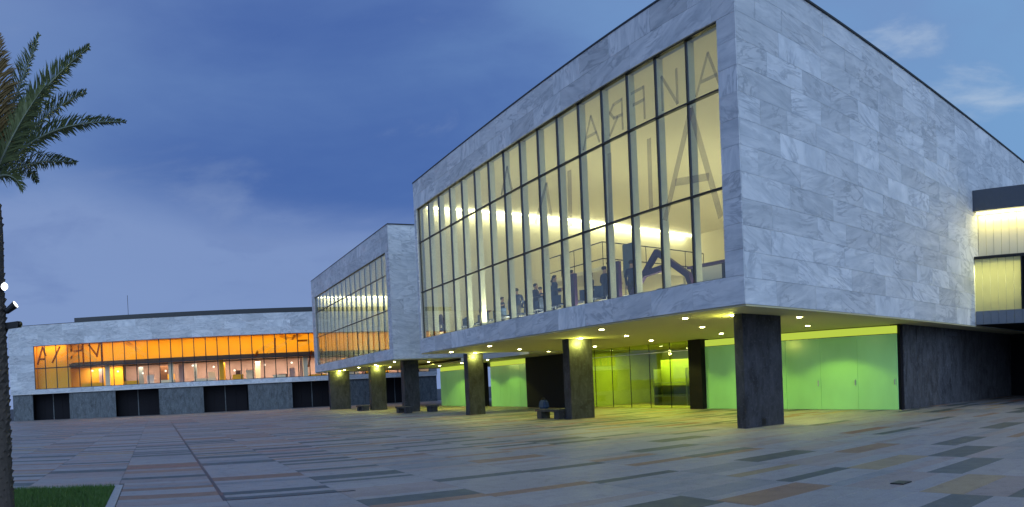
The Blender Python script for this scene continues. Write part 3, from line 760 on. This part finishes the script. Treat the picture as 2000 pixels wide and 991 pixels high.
for k_, (tx, ty) in enumerate(((-6.6, 3.6), (-4.9, 4.4))):
    tb = thing('table', ('white table nearest the display board' if k_ == 0 else 'white table between the letter A and the desk'), 'table', (tx, ty, FL))
    boxp('table_top', 'white', tb, -.8, .8, -.4, .4, .72, .76)
    for sx in (-.7, .7):
        for sy in (-.3, .3): boxp('leg', 'steel', tb, sx - .02, sx + .02, sy - .02, sy + .02, 0, .72)
rl = thing('railing', 'thin metal railing turning a corner deep inside the hall', 'railing', (0, 0, FL))
for z in (3.82, 4.70): 
    MB().tube([(-22.9, 8, z), (-17.1, 8, z), (-17.1, 15.5, z)], .03, 6).build('rail', 'charcoal', rl)
for px_, py_ in [(-22.5 + i * 1.35, 8) for i in range(5)] + [(-17.1, 9.5 + 1.5 * i) for i in range(5)]: MB().tube([(px_, py_, 3.42), (px_, py_, 4.7)], .022, 6).build('post', 'charcoal', rl)
gal = MB(); gal.box(-23.05, -17.0, 7.95, 20.5, 3.22, 3.42); gal.build('gallery_deck', 'cream', rl)
for yy_ in (8.2, 14, 19.5): boxp('gallery_column', 'cream', rl, -17.35, -17.1, yy_, yy_ + .25, .001, 3.219)

def chair(label, x, y, rz):
    t = thing('chair', label, 'chair', (x, y, FL), rz, 'dark blue chairs along the hall glass')
    MB().chamfer(-.23, .23, -.22, .22, .42, .48, .015).build('seat', 'navy', t)
    MB().box(-.22, .22, -.24, -.205, .50, .92).build('backrest', 'blue', t)
    for sx in (-.2, .2):
        for sy in (-.19, .19): MB().tube([(sx, sy, .001), (sx, sy, .42)], .014, 6).build('leg', 'steel', t)
        MB().box(sx - .012, sx + .012, -.225, -.215, .47, .52).build('back_strut', 'steel', t)
cr = random.Random(6)
for i in range(15): chair('dark blue chair with slim steel legs in the row along the hall glass', -20.6 + i * .93 + cr.uniform(-.12, .12), 1.05 + cr.uniform(-.08, .15), math.pi + cr.uniform(-.5, .5))
# people: one continuous skinned body per pose
def person_mesh(name, pose):
    V = []; E = []; RD = []
    def add(p, r, par=None):
        V.append(p); RD.append(r)
        if par is not None: E.append((par, len(V) - 1))
        return len(V) - 1
    pel = add((0, 0, .96), (.15, .11)); wa = add((0, 0, 1.12), (.135, .10), pel); ch = add((0, .01, 1.32), (.17, .115), wa); nk = add((0, .0, 1.47), (.075, .07), ch)
    n2_ = add((0, .01, 1.53), (.055, .055), nk); hd = add((0, .02, 1.62), (.078, .092), n2_); ht = add((0, .015, 1.71), (.06, .07), hd)
    for s in (-1, 1):
        sh_ = add((s * .19, 0, 1.42), (.062, .062), ch)
        bend = pose.get('armL' if s < 0 else 'armR', 0)
        el = add((s * (.24), -.03 + .02 * bend, 1.14), (.048, .048), sh_)
        if bend: wr = add((s * .14, .24, 1.16), (.036, .036), el); ha = add((s * .08, .32, 1.19), (.034, .024), wr); fi = add((s * .05, .38, 1.20), (.022, .014), ha)
        else: wr = add((s * .255, .03, .90), (.036, .036), el); ha = add((s * .255, .045, .80), (.026, .040), wr); fi = add((s * .25, .055, .71), (.016, .026), ha)
        st = pose.get('stride', 0) * s
        hip = add((s * .095, 0, .90), (.10, .10), pel); kn = add((s * .105, .03 + st * .5, .50), (.064, .066), hip); an = add((s * .11, -.01 + st, .09), (.042, .046), kn); to = add((s * .125, .15 + st, .035), (.042, .030), an)
    me = bpy.data.meshes.new(name); me.from_pydata(V, E, []); ob = bpy.data.objects.new(name, me); C.objects.link(ob)
    md = ob.modifiers.new('skin', 'SKIN'); md.use_smooth_shade = True
    for i, sv in enumerate(me.skin_vertices[0].data): sv.radius = RD[i]; sv.use_root = (i == 0)
    sb = ob.modifiers.new('sub', 'SUBSURF'); sb.levels = 1; sb.render_levels = 1
    dg = bpy.context.evaluated_depsgraph_get(); ev = bpy.data.meshes.new_from_object(ob.evaluated_get(dg))
    bpy.data.objects.remove(ob); ev.name = name
    return ev
def dress(ev, top, legs):
    me = ev.copy(); me.materials.clear()
    for q_ in (top, legs, 'skin', 'charcoal'): me.materials.append(M[q_])
    for p in me.polygons:
        c = p.center; k_ = 0
        if c.z > 1.475: k_ = 2
        elif c.z < .10: k_ = 3
        elif c.z < .97 and abs(c.x) < .205: k_ = 1
        elif (abs(c.x) > .2 and c.z < .86) or c.y > .27 and c.z > .9: k_ = 2
        p.material_index = k_; p.use_smooth = True
    return me
poses = [person_mesh('body_a', {}), person_mesh('body_b', {'armR': 1, 'stride': .06}), person_mesh('body_c', {'armL': 1, 'armR': 1})]
bodies = [dress(poses[0], 'navy', 'charcoal'), dress(poses[1], 'blue', 'navy'), dress(poses[2], 'navy', 'navy'), dress(poses[1], 'navy', 'charcoal')]
hb = bmesh.new(); bmesh.ops.create_icosphere(hb, subdivisions=2, radius=1)
for v in hb.verts:
    f_ = 1 + .04 * math.sin(9 * v.co.x + 5 * v.co.z)
    v.co = Vector((v.co.x * .090 * f_, v.co.y * .105 * f_ - .012 + .015, v.co.z * .088 * f_ + 1.675))
    if v.co.y > .05 and v.co.z < 1.69: v.co.y = .05
hair_me = bpy.data.meshes.new('hair'); hb.to_mesh(hair_me); hb.free(); hair_me.materials.append(M['hair'])
for p in hair_me.polygons: p.use_smooth = True
prs = [(-10.6, 1.5, 0), (-11.7, 1.4, 1), (-13.4, 1.5, 2), (-14.9, 1.4, 3), (-15.6, 1.6, 0), (-8.9, 1.9, 2), (-12.2, 1.7, 3), (-17.0, 1.5, 1), (-18.9, 1.7, 0), (-11.25, 2.0, 0), (-10.1, 2.1, 2), (-9.9, 3.0, 1), (-12.6, 1.9, 1), (-13.0, 2.9, 3), (-14.2, 2.0, 0), (-14.8, 2.6, 2), (-16.2, 2.0, 3), (-17.6, 2.1, 0), (-18.3, 3.2, 1), (-8.3, 1.7, 3), (-7.6, 2.2, 0), (-16.9, 3.1, 2), (-12.0, 3.4, 1), (-19.9, 2.2, 2), (-15.5, 3.6, 0)]
pr = random.Random(8)
for i, (px_, py_, k_) in enumerate(prs):
    lab = ['person in navy top and charcoal trousers, arms hanging, in the hall crowd', 'person in blue top stepping with one arm raised in the hall crowd', 'person all in navy with both forearms raised in the hall crowd', 'person in navy top stepping with one forearm raised in the hall crowd'][k_]
    o = thing('person', lab, 'person', (px_, py_, FL + .001), pr.uniform(-1.2, 1.2), 'people standing behind the glass of the hall')
    sc_ = pr.uniform(.95, 1.06); o.scale = (sc_ * 1.12, sc_ * 1.12, sc_)
    b_ = bpy.data.objects.new('body', bodies[k_]); C.objects.link(b_); b_.parent = o
    h_ = bpy.data.objects.new('hair', hair_me); C.objects.link(h_); h_.parent = o

# ------------------------------------------------------------------ benches and small things by the piers
def bench(name, label, x0, x1, y0, y1):
    t = thing(name, label, 'bench', ((x0 + x1) / 2, (y0 + y1) / 2, 0)); a, b = (x1 - x0) / 2, (y1 - y0) / 2
    MB().chamfer(-a, a, -b, b, .34, .46, .015).build('seat', 'pier', t)
    for s_ in (-1, 1): boxp('block_leg', 'pier', t, s_ * (a - .28) - .2, s_ * (a - .28) + .2, -b + .06, b - .06, .001, .34)
    return t
bench('stone_bench', 'low dark stone bench with a blue bag on it beside the lit pier', -15.6, -13.55, 2.5, 3.1)
bench('stone_bench', 'low dark stone bench in front of the green doors, beside the unlit pier', -34.7, -32.6, 2.3, 2.9)
bench('stone_bench', 'short dark stone bench behind the unlit pier, towards the green doors', -33.6, -32.6, 4.2, 4.8)
bench('stone_bench', 'low dark stone bench beside the olive-lit pier of the second hall', -45.8, -43.9, 2.6, 3.3)
bg = bmesh.new(); bmesh.ops.create_cube(bg, size=1); bmesh.ops.bevel(bg, geom=bg.edges[:], offset=.16, segments=3, affect='EDGES')
for v in bg.verts: v.co = Vector((v.co.x * .62 * (1 - .25 * (v.co.z + .5)), v.co.y * .34 * (1 - .3 * (v.co.z + .5)), (v.co.z + .5) * .40))
bme = bpy.data.meshes.new('bag_body'); bg.to_mesh(bme); bg.free(); bme.materials.append(M['bag'])
bt = thing('bag', 'soft blue holdall lying on the stone bench end', 'bag', (-15.25, 2.8, .461))
bo = bpy.data.objects.new('bag_body', bme); C.objects.link(bo); bo.parent = bt
MB().tube([(-.16, 0, .36), (-.12, 0, .47), (0, 0, .51), (.12, 0, .47), (.16, 0, .36)], .014, 6).build('strap', 'charcoal', bt)

# ------------------------------------------------------------------ palm
PD = Vector((-.976, -.218, 0)).normalized(); PP = Vector((2.65, -16.76, 0))
RT = Vector((-PD.y, PD.x, 0)) * -1            # towards the right of the picture
if RT.dot(rt) < 0: RT = -RT
palm = thing('palm_tree', 'date palm with rough trunk and arching fronds growing from the lawn', 'palm tree', PP)
tr_ = MB(); hts = [0, .15, .5, 1, 1.6, 2.2, 2.8, 3.4, 3.9, 4.3, 4.65, 4.95]; rads = [.165, .14, .128, .126, .126, .128, .132, .138, .145, .15, .14, .08]
tr_.tube([(.012 * math.sin(h * 2), .01 * math.cos(h * 3), h) for h in hts], rads, 16)
rr = random.Random(2)
for i in range(330):
    h = .12 + i * .0138; th = i * 2.39996; rad = .17 - h * .2 if h < .15 else .138 + .004 * h
    c_ = Vector((math.cos(th), math.sin(th), 0)); t_ = Vector((-c_.y, c_.x, 0)); b = c_ * (rad - .035) + Vector((0, 0, h)); w_ = rr.uniform(.045, .07); o_ = rr.uniform(.03, .058)
    A = [b - t_ * w_, b + t_ * w_, b + t_ * w_ * .5 + Vector((0, 0, .10)), b - t_ * w_ * .5 + Vector((0, 0, .10))]; tip = b + c_ * o_ + Vector((0, 0, .075 + rr.uniform(-.01, .02)))
    v0 = len(tr_.v); tr_.v += [tuple(v) for v in A] + [tuple(tip)]
    for f in ((0, 1, 4), (1, 2, 4), (2, 3, 4), (3, 0, 4)): tr_.f.append(tuple(v0 + k_ for k_ in f)); tr_.mi.append(0)
tr_.build('trunk', 'trunk', palm)
CR = Vector((0, 0, 4.98))
def frond(ctrl, leaf, mat, seed, droop=.25, twist=.85):
    """ctrl: three or four control points relative to the crown; leaflets fan along the rachis"""
    r = random.Random(seed); P = [Vector(c) for c in ctrl]
    def bez(t):
        Q = P[:]
        while len(Q) > 1: Q = [Q[i].lerp(Q[i + 1], t) for i in range(len(Q) - 1)]
        return Q[0]
    n = 26; pts = [CR + bez(i / n) for i in range(n + 1)]
    b = MB(); b.tube(pts, [.022 * (1 - .88 * i / n) for i in range(n + 1)], 5, mi=1)
    L = sum((pts[i + 1] - pts[i]).length for i in range(n)); m_ = int(L * 58)
    for i in range(m_):
        t = .16 + .84 * i / m_; p = CR + bez(t); d = (bez(min(1, t + .02)) - bez(t - .02)).normalized()
        side = d.cross(Vector((0, 0, 1))); side = side.normalized() if side.length > .05 else RT.copy()
        nrm = side.cross(d).normalized(); tw = twist * (1 - .35 * t); side, nrm = side * math.cos(tw) + nrm * math.sin(tw), nrm * math.cos(tw) - side * math.sin(tw)
        ln = 1.5 * leaf * (math.sin(math.pi * min(1, .18 + t * .80)) * .9 + .12) * r.uniform(.8, 1.15)
        for s in (-1, 1):
            lift = r.uniform(.15, .7)
            dr = (d * r.uniform(.5, 1.15) + side * s * r.uniform(.45, .95) + nrm * lift).normalized()
            mid = p + dr * ln * .55; tip = p + dr * ln - Vector((0, 0, 1)) * ln * droop * r.uniform(.3, 1)
            wv = dr.cross(nrm).normalized() * r.uniform(.0085, .0135)
            v0 = len(b.v); b.v += [tuple(q_) for q_ in (p - wv * .6, p + wv * .6, mid + wv, mid - wv, tip)]
            b.f += [(v0, v0 + 1, v0 + 2, v0 + 3), (v0 + 3, v0 + 2, v0 + 4)]; b.mi += [0, 0]
    b.build('frond', [mat, 'frondgrey'], palm)
U = .00765
def F(x, y, dep=0): return RT * ((x - 2) * U) + Vector((0, 0, (357 - y) * U)) + PD * dep
frond([F(4, 350), F(60, 270), F(130, 225), F(276, 230)], .22, 'frond', 1)
frond([F(4, 345), F(50, 260, .1), F(120, 190, .3), F(206, 148, .4)], .27, 'frond', 2)
frond([F(3, 340), F(50, 235, -.1), F(115, 165, -.2), F(204, 100, -.3)], .27, 'frond', 3)
frond([F(3, 330), F(35, 230), F(75, 140), F(112, 56)], .26, 'frond', 4)
frond([F(2, 320), F(8, 220, -.2), F(14, 130, -.4), F(6, 62, -.5)], .28, 'frondbrown', 5)
frond([F(3, 345), F(20, 325), F(50, 325), F(64, 362)], .17, 'frond', 6, .5)
frond([F(2, 340), F(30, 290, .3), F(75, 255, .8), F(105, 300, 1.2)], .2, 'frond', 7)
frond([F(2, 330), F(18, 250, .3), F(40, 190, .8), F(50, 150, 1.2)], .24, 'frondbrown', 8)
frond([F(2, 330), F(14, 260, -.3), F(30, 190, -.6), F(26, 110, -.8)], .28, 'frondbrown', 9)
frond([F(2, 345), F(30, 300, -.2), F(60, 250, -.5), F(110, 205, -.8)], .24, 'frond', 10)
frond([F(2, 345), F(22, 300, .2), F(40, 250, .4), F(74, 190, .6)], .26, 'frond', 11)
frond([F(3, 345), F(40, 300, .5), F(100, 255, .9), F(190, 262, 1.1)], .24, 'frond', 13, .4)
for i in range(18):
    a = math.pi * (.62 + .85 * i / 17) + rr.uniform(-.1, .1); el_ = rr.uniform(-.1, 1.2); L_ = rr.uniform(1.5, 2.1)
    h_ = RT * math.cos(a) + PD * math.sin(a) * (1 if i % 2 else -1)
    e_ = h_ * math.cos(el_) + Vector((0, 0, math.sin(el_)))
    frond([(0, 0, 0), e_ * L_ * .35 + Vector((0, 0, .2)), e_ * L_ * .7 + Vector((0, 0, .2)), e_ * L_ + Vector((0, 0, -.3))], .25, 'frond' if i % 4 else 'frondbrown', 30 + i, twist=rr.uniform(-1, 1))
# fittings strapped to the trunk
def floodlight(label, x, y, aim, lens):
    c_ = RT * ((x + 3) * U) + Vector((0, 0, 1.67 + (776 - y + 45) * U)) ; c_.z = {565: 3.47, 605: 3.16}[y]
    t = thing('floodlight', label, 'floodlight', PP + c_ + PD * -.12)
    a = Vector(aim).normalized(); s_ = a.cross(Vector((0, 0, 1))).normalized(); u_ = s_.cross(a)
    b = MB(); b.tube([-a * .13, -a * .10, a * .05, a * .07], [.025, .045, .058, .062], 12); b.build('housing', 'plastic', t)
    l = MB(); l.tube([a * .071, a * .078], .055, 14); l.build('lens', lens, t)
    b = MB(); b.tube([-a * .05, -a * .05 - RT * .12], .016, 6); b.build('bracket', 'plastic', t)
    return t, a
_t, _a = floodlight('small round floodlight shining brightly on the palm trunk', 10, 565, RT * .45 - PD * .85 + Vector((0, 0, -.1)), 'flood')
lamp('floodlight_lamp', 'SPOT', _t, _a * .12, 15, (.92, .97, 1), _a, .05, spot=110)
floodlight('small round floodlight, dimmer, tilted away below the bright one', 27, 605, RT * .75 - PD * .35 + Vector((0, 0, .5)), 'floodweak')
cm = thing('camera_box', 'black box camera strapped to the palm trunk below the floodlights', 'security camera', PP + RT * .235 + Vector((0, 0, 2.90)) - PD * .08)
ax = (RT * .8 - PD * .6).normalized(); cm.rotation_euler = (0, 0, math.atan2(ax.y, ax.x))
MB().box(-.13, .12, -.045, .045, -.045, .045).build('housing', 'plastic', cm)
MB().tube([(.121, 0, 0), (.15, 0, 0)], .034, 10).build('lens', 'plastic', cm)
MB().tube([(-.10, 0, -.05), (-.16, 0, -.09)], .015, 6).build('bracket', 'plastic', cm)
